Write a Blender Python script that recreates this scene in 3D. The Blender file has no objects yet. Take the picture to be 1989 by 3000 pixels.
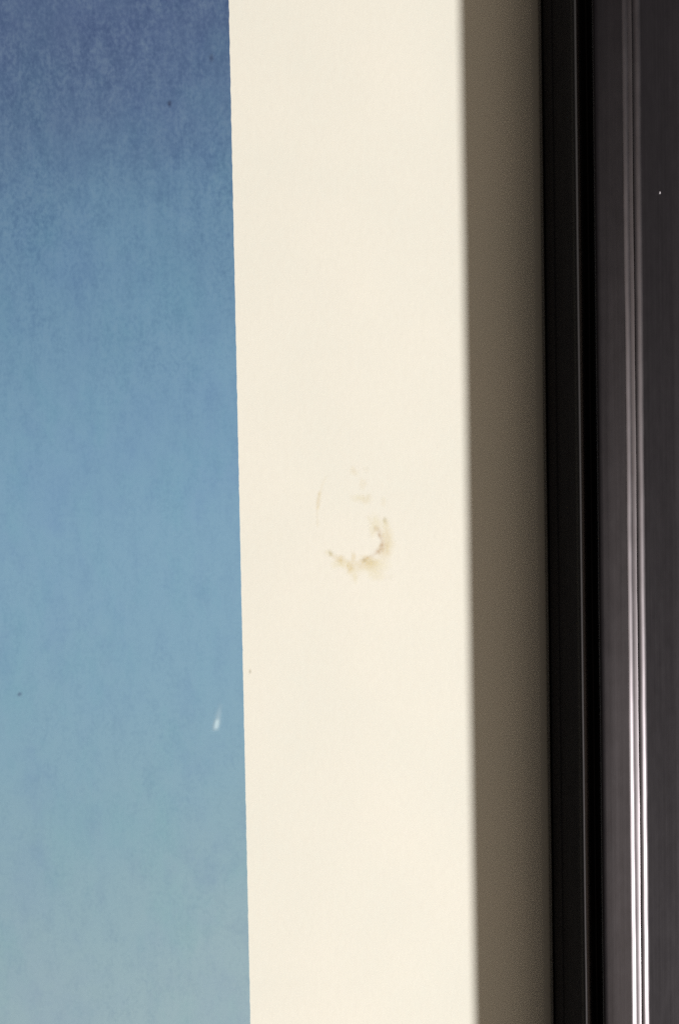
import bpy, bmesh, math, random
from mathutils import Matrix, Vector, noise

random.seed(7)
sc = bpy.context.scene
MM = 0.001

# ------------------------------------------------------------------ camera
th, ro, D = math.radians(2.75), math.radians(-1.05), 0.200
cpos = Vector((0, math.sin(th), math.cos(th))) * D
cz = cpos.normalized(); cx0 = Vector((1, 0, 0)); cy0 = cz.cross(cx0)
cx = math.cos(ro) * cx0 + math.sin(ro) * cy0
cy = -math.sin(ro) * cx0 + math.cos(ro) * cy0
cd = bpy.data.cameras.new('camera'); cam = bpy.data.objects.new('camera', cd)
sc.collection.objects.link(cam); sc.camera = cam
m = Matrix((cx, cy, cz)).transposed().to_4x4(); m.translation = cpos
cam.matrix_world = m
cd.sensor_fit = 'HORIZONTAL'; cd.sensor_width = 36; cd.lens = 90
cd.clip_start = 0.005; cd.clip_end = 20
cd.dof.use_dof = True; cd.dof.focus_distance = 0.1976; cd.dof.aperture_fstop = 27

# ------------------------------------------------------------------ room light (soft, warm, even)
w = bpy.data.worlds.new('World'); sc.world = w; w.use_nodes = True
bg = w.node_tree.nodes['Background']
bg.inputs['Color'].default_value = (1.0, 0.84, 0.70, 1); bg.inputs['Strength'].default_value = 0.078

# ------------------------------------------------------------------ one globe lamp, low on the right and towards the viewer
ld = bpy.data.lights.new('globe_lamp', 'POINT'); lamp = bpy.data.objects.new('globe_lamp', ld)
sc.collection.objects.link(lamp)
lamp.location = Vector((1.0, -0.405, 0.574)).normalized() * 2.0
ld.energy = 338; ld.shadow_soft_size = 0.050; ld.color = (1.0, 0.975, 0.94)

# added broad fill light without a real source: grades the shadow beside the frame
ad = bpy.data.lights.new('added_fill', 'AREA'); fill = bpy.data.objects.new('added_fill', ad)
sc.collection.objects.link(fill)
ad.shape = 'RECTANGLE'; ad.size = 1.6; ad.size_y = 1.0; ad.energy = 7.0; ad.color = (1.0, 0.81, 0.61)
fill.location = Vector((1.10, -0.55, 0.95))
fill.rotation_euler = (-fill.location).to_track_quat('-Z', 'Y').to_euler()

sc.view_settings.view_transform = 'Standard'; sc.view_settings.look = 'None'
sc.view_settings.exposure = 0; sc.view_settings.gamma = 1
sc.view_settings.use_curve_mapping = False
sc.render.engine = 'CYCLES'
sc.cycles.use_denoising = False      # the fine grain of a phone picture stays
sc.cycles.max_bounces = 8


# ------------------------------------------------------------------ helpers
def lin(c):
    c /= 255.0
    return c / 12.92 if c <= 0.04045 else ((c + 0.055) / 1.055) ** 2.4


def srgb(r, g, b, k=1.0):
    return (lin(r) * k, lin(g) * k, lin(b) * k, 1)


def mat(name):
    mt = bpy.data.materials.new(name); mt.use_nodes = True
    nt = mt.node_tree
    return mt, nt, nt.nodes['Principled BSDF']


def N(nt, kind, **kw):
    n = nt.nodes.new(kind)
    for k, v in kw.items():
        if k in n.inputs:
            n.inputs[k].default_value = v
        else:
            setattr(n, k, v)
    return n


def link_obj(name, me, mt, parent=None, label=None, cat=None, kind=None, group=None):
    o = bpy.data.objects.new(name, me); sc.collection.objects.link(o)
    if mt:
        me.materials.append(mt)
    if parent:
        o.parent = parent
    for k, v in (('label', label), ('category', cat), ('kind', kind), ('group', group)):
        if v:
            o[k] = v
    return o


# ------------------------------------------------------------------ materials
def mapped_noise(nt, scale_xyz, scale, detail=3, rough=0.55):
    tc = N(nt, 'ShaderNodeTexCoord'); mp = N(nt, 'ShaderNodeMapping')
    mp.inputs['Scale'].default_value = scale_xyz
    no = N(nt, 'ShaderNodeTexNoise'); no.inputs['Scale'].default_value = scale
    no.inputs['Detail'].default_value = detail; no.inputs['Roughness'].default_value = rough
    nt.links.new(tc.outputs['Object'], mp.inputs['Vector']); nt.links.new(mp.outputs[0], no.inputs['Vector'])
    return no


def mixc(nt, a, b, fac, blend='MIX'):
    x = N(nt, 'ShaderNodeMix', data_type='RGBA', blend_type=blend)
    for sock, v in ((x.inputs[0], fac), (x.inputs[6], a), (x.inputs[7], b)):
        if hasattr(v, 'links') or isinstance(v, bpy.types.NodeSocket):
            nt.links.new(v, sock)
        else:
            sock.default_value = v
    return x.outputs[2]


def rng(nt, val, a, b, c, d):
    r = N(nt, 'ShaderNodeMapRange')
    nt.links.new(val, r.inputs[0])
    for i, v in enumerate((a, b, c, d)):
        r.inputs[i + 1].default_value = v
    return r.outputs[0]


# cream paper
PAPER, nt, b = mat('cream_paper')
big = mapped_noise(nt, (1, 1, 1), 55, 3)
fib = mapped_noise(nt, (1, 0.6, 1), 1400, 3, 0.6)
c = mixc(nt, (0.732, 0.728, 0.658, 1), (0.772, 0.750, 0.672, 1), rng(nt, big.outputs[0], 0.3, 0.7, 0, 1))
c = mixc(nt, c, (0.735, 0.712, 0.636, 1), rng(nt, fib.outputs[0], 0.35, 0.75, 0, 0.6))
nt.links.new(c, b.inputs['Base Color'])
b.inputs['Roughness'].default_value = 0.6; b.inputs['Specular IOR Level'].default_value = 0.3
cock = mapped_noise(nt, (1, 1, 1), 28, 2)
bu1 = N(nt, 'ShaderNodeBump'); bu1.inputs['Strength'].default_value = 0.25; bu1.inputs['Distance'].default_value = 0.0006
bu2 = N(nt, 'ShaderNodeBump'); bu2.inputs['Strength'].default_value = 0.3; bu2.inputs['Distance'].default_value = 0.00002
nt.links.new(cock.outputs[0], bu1.inputs['Height']); nt.links.new(fib.outputs[0], bu2.inputs['Height'])
nt.links.new(bu1.outputs[0], bu2.inputs['Normal']); nt.links.new(bu2.outputs[0], b.inputs['Normal'])

# the printed sky: ink that runs from slate blue to a pale grey green blue
SKY, nt, b = mat('printed_sky_ink')
tc = N(nt, 'ShaderNodeTexCoord'); sp = N(nt, 'ShaderNodeSeparateXYZ')
nt.links.new(tc.outputs['Object'], sp.inputs[0])
wob = mapped_noise(nt, (1, 1, 1), 42, 4, 0.6)
add = N(nt, 'ShaderNodeMath', operation='MULTIPLY_ADD')
nt.links.new(wob.outputs[0], add.inputs[0]); add.inputs[1].default_value = 0.022; nt.links.new(sp.outputs[1], add.inputs[2])
# diagonal drift: the left half is a little behind the right one
add2 = N(nt, 'ShaderNodeMath', operation='MULTIPLY_ADD')
nt.links.new(sp.outputs[0], add2.inputs[0]); add2.inputs[1].default_value = -0.10; nt.links.new(add.outputs[0], add2.inputs[2])
YT, YB = 0.0735, -0.0475
pos = rng(nt, add2.outputs[0], YT, YB, 0, 1)
K = 0.855
ramp = N(nt, 'ShaderNodeValToRGB'); cr = ramp.color_ramp; cr.interpolation = 'B_SPLINE'
stops = [(0.0, (83, 104, 141)), (0.10, (89, 114, 150)), (0.20, (99, 136, 168)), (0.34, (115, 155, 186)),
         (0.50, (126, 166, 195)), (0.66, (128, 167, 193)), (0.82, (136, 171, 188)), (1.0, (153, 179, 190))]
while len(cr.elements) < len(stops):
    cr.elements.new(0.5)
for e, (p, col) in zip(cr.elements, stops):
    e.position = p; e.color = srgb(*col, K)
nt.links.new(pos, ramp.inputs[0])
# clouds of violet and of green in the ink
vio = mapped_noise(nt, (1, 0.8, 1), 70, 5, 0.65)
c = mixc(nt, ramp.outputs[0], (0.80, 0.78, 0.98, 1), rng(nt, vio.outputs[0], 0.5, 0.72, 0, 0.30), 'MULTIPLY')
gre = mapped_noise(nt, (1.3, 0.7, 1.2), 95, 5, 0.65)
c = mixc(nt, c, (0.84, 1.0, 0.95, 1), rng(nt, gre.outputs[0], 0.5, 0.72, 0, 0.5), 'MULTIPLY')
mid = mapped_noise(nt, (1.1, 0.6, 1), 260, 4, 0.6)
c = mixc(nt, c, (0.83, 0.84, 0.93, 1), rng(nt, mid.outputs[0], 0.52, 0.75, 0, 0.5), 'MULTIPLY')
# grain: short upright fibres, strongest in the dark top
f1 = mapped_noise(nt, (1, 0.38, 1), 720, 4, 0.6)
f2 = mapped_noise(nt, (1, 0.7, 1), 2300, 2, 0.6)
fs = N(nt, 'ShaderNodeMath', operation='ADD'); nt.links.new(f1.outputs[0], fs.inputs[0]); nt.links.new(f2.outputs[0], fs.inputs[1])
ampb = rng(nt, pos, 0.05, 0.42, 0.80, 0.22)
pat = mapped_noise(nt, (1, 0.8, 1.4), 120, 3, 0.6)
ampm = N(nt, 'ShaderNodeMath', operation='MULTIPLY'); nt.links.new(ampb, ampm.inputs[0]); nt.links.new(rng(nt, pat.outputs[0], 0.32, 0.68, 0.6, 1.4), ampm.inputs[1])
amp = ampm.outputs[0]
gd = N(nt, 'ShaderNodeMath', operation='MULTIPLY'); nt.links.new(rng(nt, fs.outputs[0], 0.96, 1.28, 0, 1), gd.inputs[0]); nt.links.new(amp, gd.inputs[1])
c = mixc(nt, c, (0.66, 0.71, 0.80, 1), gd.outputs[0], 'MULTIPLY')
gl = N(nt, 'ShaderNodeMath', operation='MULTIPLY'); nt.links.new(rng(nt, fs.outputs[0], 1.0, 0.70, 0, 0.11), gl.inputs[0]); nt.links.new(amp, gl.inputs[1])
c = mixc(nt, c, srgb(176, 203, 214, K), gl.outputs[0])
nt.links.new(c, b.inputs['Base Color'])
b.inputs['Roughness'].default_value = 0.55; b.inputs['Specular IOR Level'].default_value = 0.25


def lacquer(name, base, rough, spec, bump=0.10):
    mt, nt, b = mat(name)
    b.inputs['Base Color'].default_value = (*base, 1)
    b.inputs['Specular IOR Level'].default_value = spec
    b.inputs['Specular Tint'].default_value = (1.0, 0.91, 0.99, 1)
    n1 = mapped_noise(nt, (1, 0.012, 1), 2600, 3, 0.6)      # drawn along the moulding
    n2 = mapped_noise(nt, (1, 0.5, 1), 700, 4, 0.65)
    s = N(nt, 'ShaderNodeMath', operation='ADD'); nt.links.new(n1.outputs[0], s.inputs[0]); nt.links.new(n2.outputs[0], s.inputs[1])
    nt.links.new(rng(nt, s.outputs[0], 0.7, 1.3, rough * 0.94, rough * 1.08), b.inputs['Roughness'])
    bu = N(nt, 'ShaderNodeBump'); bu.inputs['Strength'].default_value = bump; bu.inputs['Distance'].default_value = 0.00003
    nt.links.new(s.outputs[0], bu.inputs['Height']); nt.links.new(bu.outputs[0], b.inputs['Normal'])
    return mt


BLACK = lacquer('black_lacquer', (0.0024, 0.0022, 0.0030), 0.345, 0.42)
BEADM = lacquer('black_lacquer_bead', (0.0024, 0.0022, 0.0030), 0.335, 0.70, 0.10)
MATTE = lacquer('matt_black_slip', (0.0030, 0.0026, 0.0034), 0.65, 0.16)
RIDGEM = lacquer('ridge_grey', (0.0085, 0.0085, 0.0078), 0.6, 0.2)  # ridge a little paler grey than the black lacquer
LIPM = lacquer('dull_black_lip', (0.07, 0.068, 0.062), 0.5, 0.4)

TABLEM, nt, b = mat('dark_matte_table')  # unseen table, made dark and matte to keep its glare off the frame
n1 = mapped_noise(nt, (1, 1, 1), 900, 4, 0.6)
nt.links.new(mixc(nt, (0.030, 0.026, 0.024, 1), (0.055, 0.048, 0.044, 1), n1.outputs[0]), b.inputs['Base Color'])
b.inputs['Roughness'].default_value = 1.0; b.inputs['Specular IOR Level'].default_value = 0.05
BOARD, nt, b = mat('grey_backing_board')
n1 = mapped_noise(nt, (1, 1, 1), 400, 3)
nt.links.new(mixc(nt, (0.22, 0.18, 0.13, 1), (0.30, 0.25, 0.19, 1), n1.outputs[0]), b.inputs['Base Color'])
b.inputs['Roughness'].default_value = 0.9


def film_mat(name, rough=0.7):
    """A thin deposit on paper: how much of it lies at a point is an attribute of the mesh."""
    mt = bpy.data.materials.new(name); mt.use_nodes = True; nt = mt.node_tree; nt.nodes.clear()
    out = N(nt, 'ShaderNodeOutputMaterial'); mx = N(nt, 'ShaderNodeMixShader'); tr = N(nt, 'ShaderNodeBsdfTransparent')
    df = N(nt, 'ShaderNodeBsdfDiffuse')
    a = N(nt, 'ShaderNodeAttribute', attribute_name='cover'); cc = N(nt, 'ShaderNodeAttribute', attribute_name='tint')
    nt.links.new(a.outputs['Fac'], mx.inputs[0]); nt.links.new(tr.outputs[0], mx.inputs[1]); nt.links.new(df.outputs[0], mx.inputs[2])
    nt.links.new(cc.outputs['Color'], df.inputs['Color']); nt.links.new(mx.outputs[0], out.inputs['Surface'])
    return mt


STAINM = film_mat('tide_mark_residue')

# ------------------------------------------------------------------ setting: table under the frame
WX0, WX1, WY = -216.5, 23.5, 160.0          # sight opening of the frame in mm
CXM = (WX0 + WX1) / 2; HX = (WX1 - WX0) / 2


def slab(name, x0, x1, y0, y1, z0, z1, mt, parent=None, bevel=0.0, **kw):
    bm = bmesh.new()
    bmesh.ops.create_cube(bm, size=1)
    for v in bm.verts:
        v.co = Vector(((x0 + x1) / 2 + v.co.x * (x1 - x0), (y0 + y1) / 2 + v.co.y * (y1 - y0), (z0 + z1) / 2 + v.co.z * (z1 - z0))) * MM
    if bevel:
        bmesh.ops.bevel(bm, geom=bm.edges[:], offset=bevel * MM, segments=2, affect='EDGES')
    me = bpy.data.meshes.new(name); bm.to_mesh(me); bm.free()
    return link_obj(name, me, mt, parent, **kw)


slab('table_top', -420, 260, -330, 330, -35, -11.0, TABLEM, None, 2.0, kind='structure')

# ------------------------------------------------------------------ frame
frame = bpy.data.objects.new('picture_frame', None); sc.collection.objects.link(frame)
frame.location = (CXM * MM, 0, -11.0 * MM)
frame['label'] = 'glossy black picture frame with ridged moulding along the cream paper margin'
frame['category'] = 'picture frame'
Z0 = 11.0                                    # paper height above the frame's back


def strip(name, prof, half, closed, mt, seg=150, wob=0.0, seed=0.0):
    """A length of moulding: profile (u outward from the sight edge, z above the paper) drawn along y, mitred at both ends."""
    n = len(prof); vs = []; fs = []
    # dense in the middle stretch, coarse towards the mitres
    for i in range(seg + 1):
        t = -1 + 2 * i / seg
        for (u, z) in prof:
            y = t * (half + u)
            du = wob * (noise.noise(Vector((y * 0.055, u * 0.15, seed))) + 0.35 * noise.noise(Vector((y * 0.33, u * 0.3, seed + 5))))
            dz = wob * (noise.noise(Vector((y * 0.07, u * 0.15, seed + 31))) + 0.35 * noise.noise(Vector((y * 0.37, u * 0.3, seed + 9))))
            vs.append(((u + du + HX) * MM, y * MM, (z + dz + Z0) * MM))
    m_ = n if closed else n - 1
    for i in range(seg):
        for j in range(m_):
            k = (j + 1) % n
            fs.append((i * n + j, i * n + k, (i + 1) * n + k, (i + 1) * n + j))
    if closed:
        fs.append(tuple(range(n))[::-1]); fs.append(tuple(seg * n + j for j in range(n)))
    me = bpy.data.meshes.new(name); me.from_pydata(vs, [], fs)
    bm = bmesh.new(); bm.from_mesh(me); bmesh.ops.recalc_face_normals(bm, faces=bm.faces[:]); bm.to_mesh(me); bm.free()
    me.polygons.foreach_set('use_smooth', [True] * len(me.polygons))
    me.set_sharp_from_angle(angle=math.radians(38))
    if mt:
        me.materials.append(mt)
    return me


def smooth(pts, n=5):
    """Catmull-Rom through the points."""
    out = []
    for i in range(len(pts) - 1):
        p0, p1, p2, p3 = pts[max(i - 1, 0)], pts[i], pts[i + 1], pts[min(i + 2, len(pts) - 1)]
        for k in range(n):
            t = k / n
            out.append(tuple(0.5 * (2 * p1[d] + (p2[d] - p0[d]) * t + (2 * p0[d] - 5 * p1[d] + 4 * p2[d] - p3[d]) * t * t
                                    + (3 * p1[d] - p0[d] - 3 * p2[d] + p3[d]) * t ** 3) for d in (0, 1)))
    out.append(pts[-1])
    return out


X = lambda pts: [(x - WX1, z) for x, z in pts]
# body: inner rise under the slip, quirk, broad sloping band, bed of the beads, outer slope, back
P_BODY = X([(24.60, 0.45), (27.05, 6.35), (27.80, 6.30), (28.40, 5.95)]
           + smooth([(28.40, 5.95), (28.85, 5.82), (29.05, 6.3), (29.12, 7.3), (29.30, 7.93), (29.75, 7.98)], 4)[1:]
           + smooth([(29.75, 7.98), (30.6, 7.85), (31.6, 7.67), (32.57, 7.495)], 4)[1:]
           + [(32.70, 6.90), (34.90, 6.25)]
           + smooth([(34.74, 6.68), (34.95, 6.48), (35.4, 6.05), (36.2, 5.28), (37.2, 4.32), (38.2, 3.36), (39.4, 2.26), (40.6, 1.35), (42.0, 0.7), (43.6, 0.3), (44.8, -0.2), (45.4, -1.2)], 4)
           + [(45.4, -10.4), (44.8, -11.0), (30.0, -11.0), (30.0, 0.45)])
P_SLIP = X([(24.38, 0.56)] + smooth([(24.36, 1.45), (24.75, 2.45), (25.15, 3.38), (25.42, 3.66), (26.0, 4.75), (26.55, 5.75), (27.00, 6.55)], 4) + [(27.30, 6.0), (25.2, 0.56)])
P_LIP = X(smooth([(24.12, 0.12), (24.05, 0.90), (24.10, 1.55), (24.20, 1.74), (24.30, 1.68), (24.40, 1.45)], 4) + [(24.44, 0.12)])
P_RIDGE = X(smooth([(26.95, 6.50), (27.06, 6.86), (27.22, 7.06), (27.40, 7.07), (27.56, 6.88), (27.66, 6.25)], 4) + [(27.10, 6.1)])


def bead(cx_, cz_, r, a0=-80, a1=80, sx=1.0):
    return X([(cx_ + sx * r * math.sin(math.radians(a0 + (a1 - a0) * i / 14)), cz_ + r * math.cos(math.radians(a0 + (a1 - a0) * i / 14))) for i in range(15)]
             + [(cx_ + sx * r, cz_ - r), (cx_ - sx * r, cz_ - r)])


def arc(cx_, top, r, a0, a1, foot):
    """A quarter bead: arc of radius r whose normals turn from a0 to a1 degrees, on a buried foot."""
    pts = [(cx_ + r * math.sin(math.radians(a0 + (a1 - a0) * i / 16)), top - r + r * math.cos(math.radians(a0 + (a1 - a0) * i / 16))) for i in range(17)]
    return X(pts + [(pts[-1][0] - 0.02, foot), (pts[0][0] + 0.02, foot)])


P_BEAD1 = arc(32.20, 7.54, 1.70, 13, 38, 6.6)
P_FILLET = arc(32.45, 7.225, 3.6, 13, 23, 6.4)
P_BEAD2 = arc(33.75, 7.03, 1.60, 3, 40, 6.2)

pieces = [('sight_slip', P_SLIP, MATTE, 0.02, 'matt black inner slope of the moulding'),
          ('lip', P_LIP, LIPM, 0.03, 'thin dull lip along the inner edge of the moulding'),
          ('ridge', P_RIDGE, RIDGEM, 0.02, 'thin grey ridge of the moulding'),
          ('bead', P_BEAD1, BEADM, 0.045, 'narrow rounded bead catching a bright streak of light'),
          ('bead', P_FILLET, BEADM, 0.02, None),
          ('bead', P_BEAD2, BEADM, 0.045, 'outer rounded bead with a second bright streak')]


def rails(half, first):
    body = strip('rail', P_BODY, half, True, BLACK, 150, 0.03, 3.0)
    meshes = [(n_, strip(n_, p_, half, True, m_, 260, w_, 7.0 + i * 5), l_) for i, (n_, p_, m_, w_, l_) in enumerate(pieces)]
    return body, meshes


for half, angs, shift in ((WY, (0.0, math.pi), 0.0), (HX, (math.pi / 2, -math.pi / 2), WY - HX)):
    body, meshes = rails(half, half == WY)
    for a in angs:
        r = bpy.data.objects.new('rail', body); sc.collection.objects.link(r); r.parent = frame
        r.rotation_euler = (0, 0, a); r.location = (shift * MM * math.cos(a), shift * MM * math.sin(a), 0)
        for n_, me, l_ in meshes:
            o = bpy.data.objects.new(n_, me); sc.collection.objects.link(o); o.parent = r
            if l_:
                o['label'] = l_
bk = slab('backing_board', -HX - 5.5, HX + 5.5, -WY - 5.5, WY + 5.5, Z0 - 3.1, Z0 - 0.35, BOARD, frame)

# ------------------------------------------------------------------ print: paper sheet with its printed sky
sheet = slab('art_print', WX0 - 5, WX1 + 1.0, -WY - 5, WY + 5, -0.30, 0.0, PAPER, None, 0,
             label='cream paper art print of a blue sky with a brown tide mark on its margin', cat='art print')
PX1, PX0, PY = -11.76, -181.0, 124.0
bm = bmesh.new()
# printed area with an edge as uneven as ink on laid paper
pts = []
ny = 900
for i in range(ny + 1):
    y = -PY + 2 * PY * i / ny
    pts.append((PX1 + 0.05 * noise.noise(Vector((y * 0.9, 2.0, 0))) + 0.02 * noise.noise(Vector((y * 3.1, 9.0, 0))), y))
nx = 12
grid = []
for (xe, y) in pts:
    grid.append([bm.verts.new((((PX0 + (xe - PX0) * j / nx)) * MM, y * MM, 0.03 * MM)) for j in range(nx + 1)])
for i in range(ny):
    for j in range(nx):
        bm.faces.new((grid[i][j], grid[i][j + 1], grid[i + 1][j + 1], grid[i + 1][j]))
me = bpy.data.meshes.new('printed_sky'); bm.to_mesh(me); bm.free()
link_obj('printed_sky', me, SKY, sheet, label='printed sky fading from slate blue to pale grey blue')

# ------------------------------------------------------------------ marks on the print, each a thin deposit with its own outline
SX, SY = 0.0402, 0.0408


def film(name, x0, x1, y0, y1, step, fn, z, label=None):
    """fn(x, y) in mm -> (cover 0..1, colour); cells without cover are left out."""
    nx_, ny_ = int((x1 - x0) / step) + 1, int((y1 - y0) / step) + 1
    val = {}; vid = {}; vs = []; cov = []; col = []; fs = []
    for i in range(nx_ + 1):
        for j in range(ny_ + 1):
            val[i, j] = fn(x0 + i * step, y0 + j * step)

    def vert(i, j):
        if (i, j) not in vid:
            vid[i, j] = len(vs); vs.append(((x0 + i * step) * MM, (y0 + j * step) * MM, z * MM))
            cov.append(val[i, j][0]); col.append(val[i, j][1])
        return vid[i, j]
    for i in range(nx_):
        for j in range(ny_):
            q = ((i, j), (i + 1, j), (i + 1, j + 1), (i, j + 1))
            if max(val[k][0] for k in q) > 0.012:
                fs.append([vert(*k) for k in q])
    me = bpy.data.meshes.new(name); me.from_pydata(vs, [], fs)
    a = me.attributes.new('cover', 'FLOAT', 'POINT'); a.data.foreach_set('value', cov)
    t = me.color_attributes.new('tint', 'FLOAT_COLOR', 'POINT')
    t.data.foreach_set('color', [v for c_ in col for v in (*c_, 1.0)])
    return link_obj(name, me, STAINM, sheet, label=label)


TAN = (0.66, 0.49, 0.15); YEL = (0.72, 0.61, 0.22); BRN = (0.45, 0.25, 0.08); GRY = (0.42, 0.35, 0.14)
# blots: place (photo grid), half sizes, cover, colour
BLOTS = [(1038, 1382, 9, 11, .16, TAN), (1075, 1378, 9, 9, .05, GRY), (1064, 1420, 10, 14, .12, TAN), (1050, 1461, 20, 9, .14, YEL), (1075, 1462, 15, 13, .17, TAN), (1124, 1473, 7, 15, .10, TAN),
         (1127, 1527, 6, 8, .30, GRY), (1128, 1538, 10, 16, .16, YEL), (1100, 1535, 14, 22, .20, YEL), (1092, 1560, 10, 15, .10, YEL), (1080, 1520, 6, 14, .10, TAN),
         (1132, 1580, 12, 36, .27, TAN), (1140, 1598, 15, 26, .10, YEL), (1124, 1618, 16, 20, .22, TAN),
         (1078, 1641, 22, 12, .34, TAN), (1063, 1641, 5, 6, .34, GRY), (1090, 1650, 24, 14, .20, YEL), (1060, 1656, 34, 11, .22, TAN), (1034, 1632, 6, 13, .30, TAN),
         (1023, 1662, 10, 14, .34, TAN), (1030, 1672, 16, 12, .16, YEL), (1036, 1692, 9, 11, .22, YEL), (1100, 1684, 22, 16, .16, YEL), (1083, 1668, 26, 12, .14, YEL),
         (966, 1620, 6, 7, .36, GRY), (960, 1617, 8, 8, .12, YEL), (994, 1638, 11, 10, .30, TAN), (990, 1652, 18, 10, .18, YEL), (1010, 1650, 16, 14, .16, YEL), (980, 1630, 10, 8, .12, TAN),
         (1140, 1692, 8, 8, .06, GRY), (1118, 1655, 22, 14, .12, YEL)]
# lines: points, half width, cover, colour
LINES = [([(956, 1398), (944, 1422), (937.5, 1446), (933, 1470), (931, 1492), (929, 1516), (930, 1538)], 2.2, .13, TAN), ([(938, 1444), (935, 1458), (933, 1472), (931.5, 1486)], 3.4, .30, TAN),
         ([(1101, 1549), (1110, 1558), (1113, 1570)], 4.2, .42, BRN), ([(1113, 1570), (1117, 1586), (1117, 1602)], 3.2, .34, BRN), ([(1117, 1598), (1114, 1612), (1106, 1616)], 4.4, .52, BRN),
         ([(1106, 1616), (1092, 1626), (1074, 1634), (1064, 1640)], 2.8, .26, BRN), ([(966, 1621), (984, 1634), (1000, 1640), (1022, 1646), (1040, 1646), (1062, 1642)], 2.6, .16, TAN)]


def seg_d(px, py, a, b_):
    dx, dy = b_[0] - a[0], b_[1] - a[1]
    t = max(0, min(1, ((px - a[0]) * dx + (py - a[1]) * dy) / (dx * dx + dy * dy)))
    return math.hypot(px - a[0] - t * dx, py - a[1] - t * dy)


def stain(x, y):
    px, py = 1035 + (x - 1.63) / SX, 1545 - (y + 1.86) / SY
    n1 = noise.noise(Vector((px * .05, py * .05, 1))); n2 = noise.noise(Vector((px * .05, py * .05, 9)))
    n3 = noise.noise(Vector((px * .16, py * .16, 4)))
    qx, qy = px + 6 * n1 + 2.5 * n3, py + 6 * n2 + 2.5 * n3
    tot = 0; col = [0, 0, 0]
    for (bx, by, rx, ry, a, c_) in BLOTS:
        d = ((qx - bx) / rx) ** 2 + ((qy - by) / ry) ** 2
        if d < 7:
            k = 0.54 * a * math.exp(-0.9 * d ** 1.25) * (1 + 0.5 * n3)
            tot += k; col = [s + k * v for s, v in zip(col, c_)]
    rx_, ry_ = px + 2.2 * n1 + 1.2 * n3, py + 2.2 * n2
    for (pl, wd, a, c_) in LINES:
        d = min(seg_d(rx_, ry_, pl[i], pl[i + 1]) for i in range(len(pl) - 1)) / (wd * 1.45)
        if d < 3:
            k = 0.32 * a * math.exp(-0.8 * d * d) * (1 + 0.5 * n3)
            tot += k; col = [s + k * v for s, v in zip(col, c_)]
    if tot <= 1e-5:
        return 0.0, TAN
    return min(0.8, tot), tuple(v / tot for v in col)


film('tide_mark', -4.0, 7.2, -9.8, 6.4, 0.075, stain, 0.012, 'faint broken brown ring left by dried liquid on the cream margin')


def dash(x, y):
    # a short pale stroke, broad and bright at its foot, fading upward
    t = (y + 25.75) / 2.95
    if t < -0.1 or t > 1.9:
        return 0.0, (0.7, 0.8, 0.85)
    cxm = -15.18 + 0.62 * t
    wd = 0.38 - 0.07 * t
    e = math.exp(-(abs((x - cxm + 0.04 * noise.noise(Vector((x * 3, y * 3, 2)))) / wd)) ** 2.3)
    along = min(1, max(0, (t + 0.04) / 0.20)) * (1.0 if t < 0.40 else max(0.0, 1 - (t - 0.40) / 0.75) ** 0.8 * 0.55 + 0.45 * max(0.0, 1 - (t - 0.40) / 0.12))
    return 0.78 * e * along, (0.55, 0.73, 0.82)


film('stroke', -16.2, -13.6, -26.1, -21.8, 0.06, dash, 0.045, 'short pale stroke near the edge of the printed sky')


def speck_at(sx_, sy_, rx, ry, a, c_, z, label, ang=0.0):
    def fn(x, y):
        dx, dy = x - sx_, y - sy_
        ca, sa = math.cos(ang), math.sin(ang)
        u, v = (dx * ca + dy * sa) / rx, (-dx * sa + dy * ca) / ry
        d = u * u + v * v + 0.4 * noise.noise(Vector((x * 6, y * 6, sx_)))
        return a * math.exp(-max(0, d)), c_
    film('speck', sx_ - 3 * max(rx, ry), sx_ + 3 * max(rx, ry), sy_ - 3 * max(rx, ry), sy_ + 3 * max(rx, ry), 0.05, fn, z, label)


speck_at(-18.90, 48.04, 0.20, 0.30, 0.45, (0.05, 0.06, 0.12), 0.045, 'dark speck high on the printed sky')
speck_at(-38.25, -20.95, 0.26, 0.20, 0.36, (0.10, 0.13, 0.25), 0.045, 'dark speck at the left of the printed sky', 0.6)
speck_at(-10.91, -18.73, 0.12, 0.22, 0.28, (0.30, 0.26, 0.15), 0.012, 'tiny brown speck on the margin beside the printed sky')
speck_at(-13.9, 53.2, 0.20, 0.38, 0.35, (0.06, 0.08, 0.16), 0.045, 'small dark smudge near the printed edge')


# ------------------------------------------------------------------ dust on the outer slope of the frame
def grain(name, x, y, z, r, colr, label):
    bm = bmesh.new(); bmesh.ops.create_icosphere(bm, subdivisions=2, radius=1)
    for v in bm.verts:
        k = 1 + 0.35 * noise.noise(v.co * 1.7 + Vector((x, y, z)))
        v.co = Vector((x + v.co.x * r * k, y + v.co.y * r * 1.25 * k, z + v.co.z * r * 0.7 * k)) * MM
    me = bpy.data.meshes.new(name); bm.to_mesh(me); bm.free()
    me.polygons.foreach_set('use_smooth', [True] * len(me.polygons))
    mt, nt, b = mat('pale_dust_' + name)
    n1 = mapped_noise(nt, (1, 1, 1), 9000, 2)
    nt.links.new(mixc(nt, (*[v * .8 for v in colr], 1), (*colr, 1), n1.outputs[0]), b.inputs['Base Color'])
    b.inputs['Roughness'].default_value = 0.8
    return link_obj(name, me, mt, None, label=label, cat='dust')


grain('dust_speck', 37.23, 36.10, 4.35, 0.13, (0.36, 0.34, 0.37), 'single pale dust speck on the black frame, upper right')
